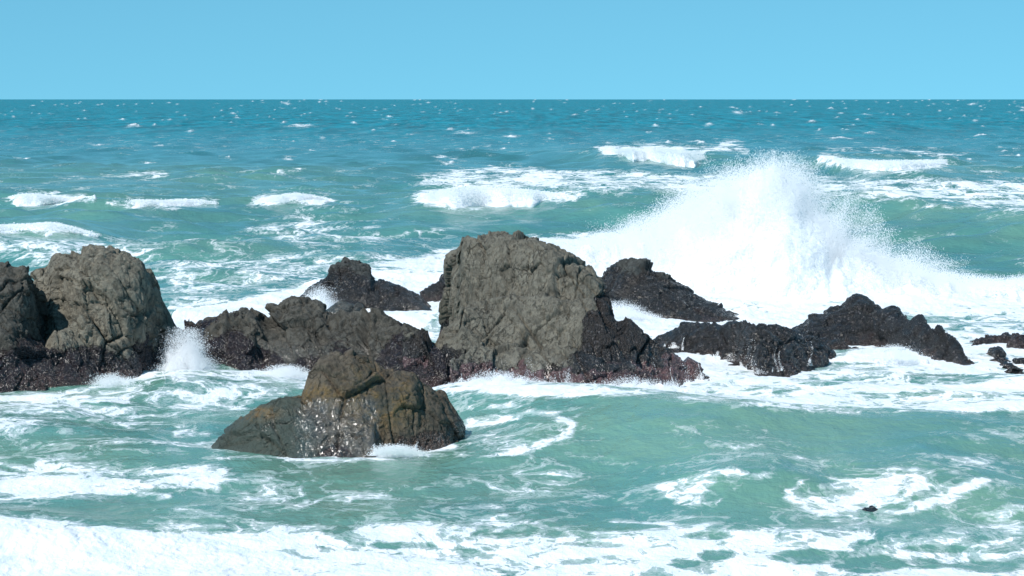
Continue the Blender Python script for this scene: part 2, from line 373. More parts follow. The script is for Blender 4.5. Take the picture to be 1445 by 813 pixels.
# backs of the mid-distance swells
area([590,640,760,900,1010,1040], [246,240,240,242,250,254], [276,274,272,270,276,278], 0.60, 20, 4)
area([1100,1150,1300,1445,1600], [254,252,256,252,252], [275,276,288,298,300], 0.58, 20, 5)
area([330,380,440,520,560], [318,308,306,320,330], [330,338,345,345,345], 0.46, 20, 6)
area([-100,0,90,150,200], [322,322,330,340,352], [366,366,372,376,380], 0.42, 15, 6)
for pts, wd, s in [
    ([(590,280),(640,270),(700,270),(760,276),(815,278)], 7, .8), ([(600,279),(640,283),(700,280)], 8, 1.0),
    ([(640,242),(720,240),(800,246),(900,246),(980,254)], 3, .8), ([(1180,262),(1300,256),(1445,262)], 4, .75),
    ([(1200,268),(1330,272),(1445,282)], 5, .66), ([(1290,290),(1360,293),(1445,286)], 3, .6),
    ([(852,212),(900,214),(940,222),(975,228)], 5, 1.0), ([(880,216),(930,210),(985,216)], 5, .95), ([(985,212),(1020,210),(1050,214)], 3, .7),
    ([(1015,203),(1040,203)], 3, .9), ([(1160,223),(1190,231),(1240,236),(1290,234),(1330,229)], 5, 1.0),
    ([(1170,211),(1260,211),(1360,220)], 1.6, .6), ([(1290,215),(1360,221)], 1.5, .6), ([(1360,232),(1400,238),(1445,240)], 4, .45),
    ([(20,279),(45,283),(80,280),(122,279)], 5, 1.0), ([(155,287),(200,288),(250,288),(303,286)], 3.5, .95), ([(362,284),(400,281),(430,280),(463,283)], 4.5, 1.0),
    ([(0,325),(40,321),(75,318),(110,325),(140,335)], 4.5, .95), ([(110,325),(170,340),(215,352)], 4, .5), ([(20,365),(60,348),(100,336)], 4, .55),
    ([(170,353),(210,358)], 3, .7), ([(180,248),(235,246)], 2, .7), ([(90,252),(180,249)], 1.5, .45), ([(385,241),(425,240)], 1.8, .7), ([(560,330),(660,320)], 1.6, .5),
    ([(600,328),(640,324)], 2, .5), ([(400,320),(450,335),(540,332)], 3, .55), ([(240,400),(320,385),(410,372),(470,368)], 3, .6), ([(250,410),(340,405),(430,385)], 3, .6), ([(230,380),(300,372),(350,370)], 3, .5),
    ([(635,611),(680,600),(715,592),(740,580),(780,585),(806,598),(804,612),(770,628),(720,640)], 5, .72),
    ([(640,640),(700,642),(760,632)], 4, .5), ([(650,600),(700,590)], 4, .5), ([(655,580),(720,570)], 4, .45),
    ([(430,640),(520,648),(600,640),(640,628)], 4, .66), ([(290,645),(380,646),(430,650)], 3, .55), ([(560,632),(600,634),(640,625)], 5, .8),
    ([(930,690),(960,680),(1000,668),(1040,668),(1090,672)], 5, .72), ([(990,690),(1020,705),(960,715)], 5, .6), ([(1110,690),(1150,700),(1180,715)], 8, .8),
    ([(1130,680),(1180,690),(1230,680),(1300,672)], 6, .66), ([(1110,700),(1160,720),(1215,722)], 5, .76), ([(1310,716),(1340,705),(1365,688),(1390,680)], 7, .8),
    ([(1330,712),(1280,725),(1240,722)], 3, .6), ([(1190,665),(1280,660),(1320,668)], 4, .5), ([(700,740),(820,735),(940,742)], 4, .6),
    ([(0,590),(60,592),(110,605),(60,612)], 7, .6), ([(60,565),(150,575),(230,560),(330,545)], 5, .66), ([(130,590),(240,585),(330,575)], 4, .55), ([(255,608),(300,612)], 5, .7),
    ([(0,655),(120,660),(240,672),(300,690)], 6, .8), ([(0,690),(80,694),(150,690),(250,672)], 6, .75), ([(150,690),(230,700)], 5, .7),
    ([(593,548),(700,549),(800,556),(912,552),(1012,538)], 4, .85), ([(335,531),(424,531)], 4, .8), ([(0,563),(60,557),(133,549),(221,528)], 4, .8), ([(515,643),(560,640),(610,632),(652,612)], 4, .85), ([(292,645),(400,650),(500,649)], 2.5, .6), ([(932,491),(1049,533),(1100,531),(1213,503)], 5, .9), ([(0,768),(300,790),(600,800)], 14, 1.1), ([(1100,800),(1240,790),(1300,770)], 9, .7), ([(620,768),(760,760),(900,770),(960,780)], 10, .85)]:
    stroke(pts, wd, s)
area([1110,1160,1300,1330], [676,672,658,662], [716,722,700,690], 0.50, 15, 6)
area([925,960,1010], [682,670,664], [704,716,712], 0.42, 15, 5)
area([-150,0,200,420], [600,600,604,620], [645,645,645,645], 0.26, 40, 8)
area([640,800,1445,1600], [560,556,640,640], [640,740,740,740], 0.18, 40, 15)
for hx_, hy_, hw_, hh_, hs_ in [(1149,785,62,11,.8),(1235,797,50,12,.8),(968,795,24,6,.6),(1010,783,26,7,.7),(998,756,36,6,.5),(1218,766,22,4,.6),(1330,775,50,6,.5),(815,735,32,5,.6),(850,770,40,5,.4),(1390,800,50,9,.5),(1055,695,52,16,.85),(740,606,42,13,.6),(1160,497,45,9,.45),(1085,550,50,6,.4),(1200,520,60,8,.5),(1330,535,70,9,.55),(1250,556,50,6,.5),(1150,540,40,5,.5),(560,770,60,5,.35),(300,750,90,4,.35)]:
    e_ = ((PU+wu-hx_)/hw_)**2 + ((PV+wv_-hy_)/hh_)**2
    foam *= 1 - hs_*(1-ss(0.5, 1.3, e_))
# whitecaps: small, scattered to the horizon
caps = [(425,178,38,1.8),(405,146,12,1.4),(657,188,30,1.6),(636,183,10,1.5),(190,178,22,1.4),(270,185,10,1.6),(1040,159,16,1.8),(1225,187,14,1.3),(925,178,10,1.3),(1145,172,12,1.4),(1375,170,10,1.4),(1370,147,14,1.2),(720,193,24,1.3),(405,225,16,2.0),(640,224,14,1.3),(578,190,12,1.3),(1000,176,12,1.4),(1182,195,40,1.3),(500,173,8,1.3),(228,206,12,1.3),(455,195,8,1.2),(330,160,8,1.2),(550,165,10,1.2)]
for _ in range(300):
    if rng.random() < 0.0: continue
    vv = 141 + 95*rng.random()**1.5; sz = min(26.0, (1.2+5.0*rng.random()**3)*(vv-130)/14 + 2)
    uu_ = rng.uniform(-140, 1580)
    if perlin(uu_/90, vv/9, 3.3) < rng.uniform(-0.3, 0.5): continue
    caps.append((uu_, vv, sz, 0.4 + 0.6*rng.random()**1.5))
calm = ss(278, 288, PV)*(1-ss(325, 345, PV))*ss(540, 640, PU) + ss(560, 575, PV)*(1-ss(630, 655, PV))*ss(800, 900, PU) + ss(290, 298, PV)*(1-ss(330, 345, PV))*(1-ss(360, 420, PU)) + ss(212, 220, PV)*(1-ss(232, 242, PV))
foam = np.where(foam < 0.5, foam - 0.20*calm*(1-ss(0.3, 0.5, foam)), foam)
for _ in range(420):
    vv = 141 + 28*rng.random()**1.3
    uu_ = rng.uniform(-140, 1580)
    if perlin(uu_/60, vv/5, 8.3) < rng.uniform(-0.4, 0.4): continue
    caps.append((uu_, vv, rng.uniform(2.5, 7), rng.uniform(0.35, 0.6)))
capm = np.zeros_like(foam)
for u0, v0, sx, sy in caps:
    r = np.searchsorted(vrows, v0); c0 = np.searchsorted(ucols, u0-sx); c1 = np.searchsorted(ucols, u0+sx)
    r0, r1 = max(0, r-6), r+7
    q = U[r0:r1, c0:c1]-u0; rr = V[r0:r1, c0:c1]-v0 + 0.6*np.sin(q*0.25+u0)
    g = np.exp(-(q/(0.45*sx))**2 - (rr/sy)**2)*(0.75+0.5*perlin(q*0.35+u0, rr, v0))
    foam[r0:r1, c0:c1] = np.maximum(foam[r0:r1, c0:c1], (0.95*g))
    capm[r0:r1, c0:c1] = np.maximum(capm[r0:r1, c0:c1], g)
# foam stands proud of the water, in lumps
fl = ss(0.55, 1.0, foam)
billow = np.abs(fbm(X/0.55, Y/0.9, 3.0, 4, 0.6))
mid = ss(60, 120, d)*(1-far)
Zs += fl*(1-far)*(0.01 + (0.07+0.1*mid)*billow + 0.30*mid*np.abs(fbm(X/1.6, Y/4, 9.0, 3)))
Zs += capm*far*0.5
X2 = X + hx*0.8
# milkiness: stirred sand and air inshore; light through thin raised faces put into the colour
milk = 0.10 + 0.28*(1-ss(160, 420, d)) + 0.25*(1-ss(75, 150, d)) + 0.30*ss(0.15, 1.1, hw)*(1-ss(190, 320, d)) + 0.12*patch*shal
milk += 0.16*(1-ss(60, 90, d))
milk += 0.35*(1-ss(48, 66, d))*np.clip(hw*2, 0, 1)
milk = np.clip(milk, 0, 1)
V3 = np.stack([X2, Y, Zs], -1).reshape(-1, 3)
Fc = grid_faces(*U.shape)[:, ::-1]
me = mesh_from('sea', V3, Fc)
attr(me, 'foam', foam); attr(me, 'milk', milk); attr(me, 'far', far)
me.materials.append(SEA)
sea = bpy.data.objects.new('sea', me); COL.objects.link(sea); tag(sea, kind='structure')
print('sea', time.time()-T0, len(V3))
def sea_z(x, y):
    x = np.atleast_1d(np.asarray(x, float)); y = np.atleast_1d(np.asarray(y, float))
    u = x/y*F + W0/2; v = CH*F/y + HOR
    c = np.clip(np.interp(u, ucols, np.arange(len(ucols))), 0, len(ucols)-1).round().astype(int)
    r = np.clip(np.interp(v, vrows, np.arange(len(vrows))), 0, len(vrows)-1).round().astype(int)
    return Zs[r, c]

# ------------------------------------------------------------------ rocks
def lobe(rows, front=1.5, back=1.5, pf=2.0, pb=2.0, q=1.0, bottom=-0.9, nu=120, nt=64, foot_z=0.0):
    """one solid mass: rows of (px, top row, foot row); the front foot stands where the foot row meets the water"""
    r = np.array(rows, float); px = np.linspace(r[0, 0], r[-1, 0], nu)
    top = np.interp(px, r[:, 0], r[:, 1]); foot = np.interp(px, r[:, 0], r[:, 2])
    fr = np.interp(px, r[:, 0], r[:, 3]) if r.shape[1] > 3 else np.full(nu, front)
    e = np.clip(np.sin(np.linspace(0.0, math.pi, nu)), 0, 1)**0.45
    _, fy = at_z(px, foot, foot_z)
    ker = np.ones(9)/9; fy = np.convolve(np.pad(fy, 4, 'edge'), ker, 'valid')
    cy = fy + fr*(0.35+0.65*e)
    cx, cz = at_y(px, top, cy)
    Df = fr*(0.35+0.65*e); Db = back*(0.25+0.75*e)
    t = np.linspace(-1, 1, nt); P = []
    for i in range(nu):
        D = np.where(t < 0, Df[i], Db[i]); p = np.where(t < 0, pf, pb)
        z = (1-np.abs(t)**p)**q*(cz[i]-foot_z) + foot_z
        y = cy[i] + t*D
        xs = cx[i]/cy[i]*y if False else np.full(nt, cx[i])
        ring = np.stack([xs, y, z], -1)
        low = np.stack([xs[::-1], (cy[i] + t*D*1.05)[::-1], np.full(nt, bottom)], -1)
        P.append(np.concatenate([ring, low]))
    P = np.array(P); m = 2*nt
    i = np.arange(nu-1)[:, None]*m; j = np.arange(m)[None, :]; j2 = (j+1) % m
    Fq = np.stack([i+j, i+j2, i+m+j2, i+m+j], -1).reshape(-1, 4)
    Vv = P.reshape(-1, 3)
    c0 = len(Vv); Vv = np.vstack([Vv, P[0].mean(0), P[-1].mean(0)])
    jj = np.arange(m)
    caps0 = np.stack([jj, np.full(m, c0), np.full(m, c0), (jj+1) % m], -1)
    tri0 = np.stack([(jj+1) % m, jj, np.full(m, c0)], -1)
    b = (nu-1)*m
    tri1 = np.stack([b+jj, b+(jj+1) % m, np.full(m, c0+1)], -1)
    TOPS[id(Vv)] = r
    return Vv, Fq, np.vstack([tri0, tri1])
TOPS = {}
def remesh(lobes, voxel):
    vs, fs, off = [], [], 0
    for Vv, Fq, Tr in lobes:
        vs.append(Vv); fs += [tuple(f) for f in (Fq+off).tolist()] + [tuple(f) for f in (Tr+off).tolist()]; off += len(Vv)
    me = bpy.data.meshes.new('tmp'); me.from_pydata(np.vstack(vs).tolist(), [], fs); me.update()
    o = bpy.data.objects.new('tmp', me); COL.objects.link(o)
    m = o.modifiers.new('r', 'REMESH'); m.mode = 'VOXEL'; m.voxel_size = voxel
    dg = bpy.context.evaluated_depsgraph_get(); dg.update()
    ev = o.evaluated_get(dg); me2 = bpy.data.meshes.new_from_object(ev)
    bpy.data.objects.remove(o); bpy.data.meshes.remove(me)
    n = len(me2.vertices); Vv = np.empty(n*3, np.float32); me2.vertices.foreach_get('co', Vv)
    return me2, Vv.reshape(-1, 3).astype(float)
def normals(me):
    me.update(); n = len(me.vertices); a = np.empty(n*3, np.float32); me.vertex_normals.foreach_get('vector', a)
    return a.reshape(-1, 3).astype(float)
def smooth(me, Vv, it):
    ne = len(me.edges); e = np.empty(ne*2, np.int32); me.edges.foreach_get('vertices', e); e = e.reshape(-1, 2)
    deg = np.bincount(e.ravel(), minlength=len(Vv))[:, None]
    for _ in range(it):
        s = np.zeros_like(Vv)
        for k in range(3):
            s[:, k] = np.bincount(e[:, 0], Vv[e[:, 1], k], len(Vv)) + np.bincount(e[:, 1], Vv[e[:, 0], k], len(Vv))
        Vv = 0.4*Vv + 0.6*s/deg
    return Vv
OCT = ((0.6, .19, .14, .03, .12), (1.4, .19, .26, .035, .15), (3.4, .17, .26, .05, .2), (8.5, .26, .17, .08, .3))
def fit_top(Vv, tops, it=3, win=5, span=2.0, dn=-0.5, up=0.07):
    '''stretch the mass in height so that its crest line runs where the crest was measured'''
    Vv = Vv.copy()
    lo = min(t[0, 0] for t in tops); hi = max(t[-1, 0] for t in tops); nb = int((hi-lo)/span)+1
    uc = lo + span*(np.arange(nb)+0.5); tgt = np.full(nb, 1e9)
    for t in tops:
        m = (uc >= t[0, 0]) & (uc <= t[-1, 0]); tgt[m] = np.minimum(tgt[m], np.interp(uc[m], t[:, 0], t[:, 1]))
    for _ in range(it):
        u, v = proj(*Vv.T); b = ((u-lo)/span).astype(int); ok = (b >= 0) & (b < nb)
        sil = np.full(nb, 1e9); np.minimum.at(sil, b[ok], v[ok])
        top = np.full(nb, -9.0); np.maximum.at(top, b[ok], Vv[ok, 2])
        good = (sil < 1e8) & (tgt < 1e8)
        dl = np.interp(uc, uc[good], (sil-tgt)[good]); tp = np.interp(uc, uc[good], top[good])
        dl = np.convolve(np.pad(dl, win//2, 'edge'), np.ones(win)/win, 'valid')
        d_ = np.interp(u, uc, dl); t_ = np.maximum(np.interp(u, uc, tp), 0.25)
        Vv[:, 2] += np.clip(0.85*d_*Vv[:, 1]/F, dn, up)*np.clip((Vv[:, 2]+0.15)/(t_+0.15), 0, 1.3)
    return Vv
def make_rock(name, lobes, voxel, mat, label, band=(0.9, 0.5), low=0.35, chis=1.0, stretch=(1, 1, 1), group=None,
              rot=0.0, seed=0, wet=0.5, extra=None, sm=3, bandn=0.9, fine=1.0, bandfn=None, fit=True, wlow=0.9):
    tops = [TOPS[id(l[0])] for l in lobes]
    me, Vv = remesh(lobes, voxel)
    if sm: Vv = smooth(me, Vv, sm)
    me.vertices.foreach_set('co', Vv.astype(np.float32).ravel())
    c, s = math.cos(rot), math.sin(rot)
    keep = ss(-0.3, 0.2, Vv[:, 2])
    def tc(P, k):
        x = P[:, 0]*c + P[:, 2]*s; z = -P[:, 0]*s + P[:, 2]*c
        return x*k*stretch[0] + 31.7*seed, P[:, 1]*k*stretch[1] + 17*seed, z*k*stretch[2] + 5*seed
    me.vertices.foreach_set('co', Vv.astype(np.float32).ravel())
    if fit: Vv = fit_top(Vv, tops, 4, 5, 2.0, -0.4, 0.15); Vv = smooth(me, Vv, 2)
    me.vertices.foreach_set('co', Vv.astype(np.float32).ravel())
    N0 = smooth(me, normals(me), 8); N0 /= np.linalg.norm(N0, axis=1)[:, None]+1e-9
    V0 = Vv.copy(); D = np.zeros(len(Vv))
    for k, facet, crack, cw, wob in OCT:
        x, y, z = tc(V0, k)
        wx = wob*fbm(x*0.8, y*0.8, z*0.8, 3); wy = wob*fbm(x*0.8+9, y*0.8, z*0.8, 3); wz = wob*fbm(x*0.8, y*0.8+9, z*0.8, 3)
        f1, f2, idx, ox, oy, oz = cell(x+wx, y+wy, z+wz, seed)
        g = G3[idx]; e = f2-f1
        D += (facet*(g[:, 0]*ox + g[:, 1]*oy + g[:, 2]*oz) + facet*0.45*(JIT[idx, 0]-0.5) - crack*np.exp(-(e/cw)**2)*np.clip(0.3+1.6*perlin(x*.7, y*.7, z*.7+4), 0, 1))*chis/k
    tx, ty, tz = tc(V0, 1.0)
    st = fbm(tx*2.4 + 0.4*perlin(tx, ty, tz), ty*2.4, tz*0.8, 5, 0.58, ridge=True)
    D += (st-0.25)*0.08*chis + 0.06*chis*fbm(tx*1.1, ty*1.1, tz*1.1, 3)
    Vv = V0 + N0*D[:, None]
    me.vertices.foreach_set('co', Vv.astype(np.float32).ravel())
    nn = N0
    x, y, z = Vv.T
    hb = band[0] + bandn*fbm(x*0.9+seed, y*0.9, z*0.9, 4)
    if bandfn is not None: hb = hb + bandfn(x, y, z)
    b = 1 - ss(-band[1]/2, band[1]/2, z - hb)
    hl = low + 0.5*fbm(x*1.3+seed, y*1.3, 4.0, 3)
    lw = 1 - ss(-0.2, 0.2, z - hl)
    k = 9.0
    fn = fbm(*[q for q in tc(Vv, 7.0)], 3, 0.6)
    f1, f2, idx, ox, oy, oz = cell(x*14, y*14, z*14, 3)
    kn = (0.45-f1)*b*0.028*(0.5+JIT[idx, 1])
    Vv = Vv + nn*((fn*0.035*fine*(1-b*0.4) + kn)*(0.4+0.6*keep))[:, None]
    me.vertices.foreach_set('co', Vv.astype(np.float32).ravel())
    if fit: Vv = fit_top(Vv, tops, 2, 21, 2.0, -0.25, 0.12)
    x, y, z = Vv.T
    me.vertices.foreach_set('co', Vv.astype(np.float32).ravel())
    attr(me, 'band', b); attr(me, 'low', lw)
    wt = np.clip(wet*(0.25 + b) + wlow*(1-ss(0.1, 0.9, z - 0.2)), 0, 1)
    ex = extra(x, y, z) if extra else {}
    if 'wet' in ex: wt = np.maximum(wt, ex.pop('wet'))
    attr(me, 'wet', wt)
    for kk, vv in ex.items(): attr(me, kk, vv)
    me.polygons.foreach_set('use_smooth', np.ones(len(me.polygons), bool)); me.name = name
    # base point of the rock becomes its origin
    b0 = Vector(((x.min()+x.max())/2, (y.min()+y.max())/2, 0.0))
    me.transform(__import__('mathutils').Matrix.Translation(-b0)); me.update()
    me.materials.clear(); me.materials.append(mat)
    o = bpy.data.objects.new(name, me); o.location = b0; COL.objects.link(o)
    tag(o, label, 'rock', group)
    print(name, len(Vv), round(time.time()-T0, 1))
    return o
GREY = (0.188, 0.172, 0.136)
R_BIG = rock_material('grey_olive_rock', GREY, (0.014, 0.012, 0.0115), (0.170, 0.098, 0.100), 0.6, cscale=(1.2, 1, 0.7))
R_LEFT = rock_material('pale_grey_rock', (0.225, 0.203, 0.158), (0.011, 0.009, 0.010), (0.10, 0.062, 0.058), 0.8)
R_MID = rock_material('brown_grey_rock', (0.105, 0.098, 0.082), (0.013, 0.009, 0.010), (0.075, 0.048, 0.045), 1.0)
R_DARK = rock_material('dark_mussel_rock', (0.075, 0.078, 0.072), (0.0115, 0.0105, 0.0105), (0.055, 0.040, 0.038), 0.9)
R_FG = rock_material('wet_weedy_rock', (0.125, 0.102, 0.076), (0.030, 0.019, 0.013), (0.080, 0.045, 0.032), 0.6, 1.0, 1.0, gloss=1.0)

# the tall sea stack in the middle
tower = lobe([(632,345,490),(638,337,505),(656,332,515),(676,334,520),(693,329,522),(713,324,524),(728,328,526),(746,332,528),(766,339,530),(793,350,532),(812,362,534),(832,372,534),(848,386,534),(853,402,534),(860,428,534),(864,440,534)],
             front=2.4, back=2.2, pf=2.6, pb=3, q=0.85)
skirt = lobe([(575,474,541),(595,465,543),(613,452,543),(630,446,544),(650,432,543),(700,420,541),(760,420,545),(809,420,549),(850,428,551),(880,447,549),(899,459,548),(915,472,547),(929,484,546),(952,497,545),(979,512,544),(1000,524,543),(1020,533,542),(1036,541,542)],
             front=2.2, back=2.0, pf=1.35, pb=2, q=0.95)
foot = lobe([(640,500,552),(700,492,549),(729,490,549),(780,495,553),(809,500,557),(832,505,559),(870,512,557),(912,520,554),(960,530,550)], front=1.3, back=1.5, pf=1.5, pb=2)
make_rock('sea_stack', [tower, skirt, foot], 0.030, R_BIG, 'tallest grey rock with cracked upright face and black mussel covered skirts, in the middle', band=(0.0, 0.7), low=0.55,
          stretch=(1.5, 1, 0.55), rot=0.12, seed=1, wet=0.35, chis=0.72, bandn=0.6, bandfn=lambda x, y, z: np.interp(x + 0.12*np.sin(z*5), [-2.2, -1.43, -.38, .66, 1.2, 1.6, 2.0, 2.35, 2.8, 5], [1.3, .8, .45, .25, .55, 0.9, 1.9, 2.5, 2.2, 1.5]))  # band raised at right paints the shoulder's shade above the real mussels
# big boulder at the left
bo = lobe([(50,430,500),(53,380,515),(60,366,522),(74,358,530),(107,356,538),(125,346,540),(148,346,540),(170,352,540),(196,364,538),(214,384,535),(229,406,530),(234,428,528),(242,448,524),(250,470,520)], front=2.3, back=2.2, pf=2.3, pb=3, q=0.8)
bo2 = lobe([(48,470,545),(80,468,549),(130,470,545),(180,474,536),(225,478,530),(250,490,526)], front=1.5, back=1.8, pf=1.4)
make_rock('sea_boulder', [bo, bo2], 0.033, R_LEFT, 'large pale grey boulder with slanting cracks and rounded top, left side', band=(0.72, 0.8), low=0.30,
          stretch=(1.4, 1, 0.6), rot=0.6, seed=2, wet=0.35, bandfn=lambda x, y, z: -0.2*ss(-9, -7.5, x))
# dark ledge at the left edge
ed = lobe([(-160,400,545),(-90,372,548),(-30,376,552),(0,371,552),(15,369,552),(24,377,552),(40,379,551),(50,391,550),(58,404,546),(66,440,540),(80,470,535)], front=2.6, back=2.0, pf=2.0, q=0.9)
ed2 = lobe([(-170,470,570),(-60,478,566),(0,482,563),(40,480,558),(74,485,555),(110,494,553),(133,510,549),(150,530,545)], front=1.8, back=2, pf=1.3)
make_rock('dark_outcrop', [ed, ed2], 0.036, R_MID, 'dark wet outcrop cut off by the left edge of the photo, beside the pale boulder', band=(1.25, 0.6), low=0.45, seed=3, rot=0.4, wet=0.5)
# low ridge between boulder and stack
rg = lobe([(238,470,508),(249,454,512),(284,456,518),(297,446,524),(307,442,526),(328,440,529),(339,434,530),(351,438,531),(364,431,530),(378,437,528),(385,437,527),(391,427,527),(406,419,528),(431,418,529),(452,424,530),(461,438,530),(490,439,532),(512,439,534),(529,434,536),(548,446,538),(573,455,541),(590,465,543),(612,482,545),(630,500,545)], front=2.4, back=1.6, pf=1.7, pb=2.5, q=0.95, nu=200)
make_rock('rock_ridge', [rg], 0.032, R_MID, 'long low jagged ridge of brown grey rock joining the left boulder to the tallest rock', band=(0.55, 0.5), low=0.12,
          stretch=(1.5, 1, 0.6), rot=0.65, seed=4, wet=0.6, sm=1, bandfn=lambda x, y, z: 0.75*ss(-3.8, -2.6, x) + 0.8*(1-ss(-7.3, -6.6, x)))
# foreground rock
f1_ = lobe([(425,590,640),(430,545,641),(439,517,642),(452,504,643),(464,498,643),(477,495,643),(498,495,643),(519,501,642),(539,516,641),(560,523,640),(585,525,638),(596,540,636),(619,549,634),(631,562,632),(646,572,629),(652,590,624),(654,610,620)], front=1.3, back=1.3, pf=1.9, pb=2.5, q=0.85)
f2_ = lobe([(290,642,643),(309,614,645),(335,592,646),(368,571,647),(393,562,648),(422,556,648),(450,556,647),(480,560,646),(510,575,646),(524,600,645)], front=1.2, back=1.2, pf=1.7, pb=2, q=0.8)
def fg_extra(x, y, z):
    u, v = proj(x, y, z); n = 14*fbm(x*3, y*3, z*3, 3)
    g = 1-ss(415, 455, u+n*2 - 0.35*(v-600)); g = np.maximum(g, 0.6*np.exp(-((u-560)/40)**2-((v-580)/25)**2))
    oc = np.exp(-((u-445+n)/26)**2-((v-560)/16)**2) + np.exp(-((u-540+n)/50)**2-((v-562)/42)**2)*0.95 + np.exp(-((u-360)/28)**2-((v-583)/9)**2)
    return {'green': g, 'ochre': np.clip(oc*1.6, 0, 1), 'wet': np.clip(1.5*ss(548, 580, v)*(1-ss(520, 545, u))*(0.35+0.65*ss(405,450,u)), 0, 1.5)}
make_rock('foreground_rock', [f1_, f2_], 0.024, R_FG, wlow=0.2, label= 'nearest rock, wet and glistening with ochre weed patches and a sloping green left shoulder', band=(0.35, 0.25), low=0.05,
          seed=5, rot=0.2, wet=0.35, chis=0.5, extra=fg_extra, stretch=(1.1, 1, 0.8), bandfn=lambda x, y, z: -0.6*(1-ss(-2.55, -2.25, x)) + 0.25*ss(-1.9, -1.0, x))
# back left rock and the little one beside the stack
bk = lobe([(425,416,428),(440,402,432),(458,389,434),(468,387,435),(471,366,436),(485,363,436),(502,366,437),(519,376,438),(529,392,439),(548,395,440),(569,406,441),(590,414,441),(606,428,441),(612,440,441)], front=2.0, back=2.2, pf=1.8, pb=2.5, q=0.85)
make_rock('back_rock', [bk], 0.045, R_DARK, 'dark rock with a squared peak standing in white foam behind the low ridge', band=(1.25, 0.5), low=-0.2, seed=6, rot=0.5, wet=0.6, sm=1)
sm_ = lobe([(590,418,426),(600,407,427),(615,397,428),(629,386,428),(640,388,428),(652,392,428)], front=1.2, back=1.2, pf=1.8)
make_rock('small_rock', [sm_], 0.045, R_DARK, 'small black rock showing just left of the tallest rock', band=(2.5, 0.5), low=0.2, seed=7, wet=0.6, sm=1)
kn = lobe([(466,438,462),(474,424,464),(483,421,464),(492,426,465),(504,429,465),(514,440,465),(522,446,465)], front=1.0, back=0.8, pf=1.8)
make_rock('rock_stub', [kn], 0.035, R_DARK, 'small dark knob peeking over the jagged ridge just right of its rounded hump', band=(0.2, 0.5), low=-0.2, seed=8, wet=0.6, sm=1)
# back right rock beside the big spray
br = lobe([(846,395,436),(852,378,440),(872,370,444),(892,361,447),(912,368,450),(932,381,451),(949,393,452),(969,403,452),(979,413,452),(998,421,453),(1015,433,453),(1033,437,452),(1038,445,450)], front=2.6, back=2.2, pf=1.6, pb=2.5, q=0.9)
make_rock('peaked_rock', [br], 0.042, R_DARK, 'dark peaked rock in front of the tall burst of spray, right of the tallest rock', band=(1.55, 0.6), low=0.15, seed=9, rot=-0.5, wet=0.6, sm=1)
# low rock right of the stack
mr = lobe([(926,482,488),(930,473,492),(940,465,496),(961,459,500),(978,454,503),(1007,454,507),(1028,459,512),(1041,452,524),(1062,453,532),(1074,457,532),(1100,458,529),(1116,465,524),(1141,471,518),(1160,482,508),(1166,498,502)], front=2.2, back=1.6, pf=1.6, pb=2.5, q=0.9)
mr2 = lobe([(1110,472,490),(1141,470,492),(1167,472,496),(1187,480,499),(1204,492,501),(1218,503,502)], front=1.4, back=1.0, pf=1.5)
make_rock('low_rock', [mr, mr2], 0.034, R_DARK, 'low black mussel crusted rock in the foam right of the tallest one, tail rightwards', band=(1.9, 0.5), low=0.22, seed=10, rot=-0.3, wet=0.6, sm=1)
# right rock
rr_ = lobe([(1114,476,480),(1118,467,482),(1125,456,484),(1150,443,484),(1167,441,484),(1171,433,484),(1192,426,484),(1205,415,484),(1211,411,484),(1218,415,484),(1223,420,485),(1242,433,492),(1267,438,500),(1284,441,505),(1296,451,508),(1322,458,512),(1338,468,515),(1351,477,516),(1359,490,514),(1362,505,512)], front=2.6, back=1.8, pf=1.6, pb=2.5, q=0.9)
make_rock('humped_rock', [rr_], 0.038, R_DARK, 'dark humped rock with a pale pointed tip at the right, surrounded by foam', band=(1.75, 0.6), low=0.1, seed=11, rot=-0.4, wet=0.6, sm=1)
e1 = lobe([(1368,482,486),(1380,477,488),(1397,472,489),(1412,474,490),(1420,470,492),(1430,466,493),(1445,473,494),(1470,478,494),(1490,488,492)], front=1.1, back=1, pf=1.6)
make_rock('reef_rock', [e1], 0.032, R_DARK, 'small reddish black rock at the right edge, upper one of the three there', band=(0.4, 0.6), low=0.4, seed=12, sm=1)
e2 = lobe([(1388,500,502),(1394,493,506),(1410,490,514),(1420,498,522),(1428,508,526),(1436,522,528)], front=1.0, back=0.8, pf=1.6)
make_rock('reef_rock', [e2], 0.032, R_DARK, 'small slanting dark rock near the right edge, the lowest left of the three there', band=(0.6, 0.6), low=0.2, seed=13, sm=1)
e3 = lobe([(1426,512,516),(1432,504,519),(1440,503,521),(1452,506,521),(1470,514,520)], front=0.8, back=0.8, pf=1.6)
make_rock('reef_rock', [e3], 0.032, R_DARK, 'small dark rock cut off by the right edge, lowest right of the three there', band=(0.6, 0.6), low=0.2, seed=14, sm=1)
az = float(sea_z(*at_z(1233, 728, 0.2))[0])
e4 = lobe([(1213,724,727),(1220,718,729),(1232,714,730),(1244,715,730),(1254,723,727)], front=0.35, back=0.3, pf=1.6, foot_z=az-0.05)
make_rock('awash_rock', [e4], 0.014, R_DARK, 'tiny black rock barely breaking the surface in the near water at right', band=(0.6, 0.6), low=-1, seed=15, sm=2, chis=0.3, fit=False, fine=0.4)

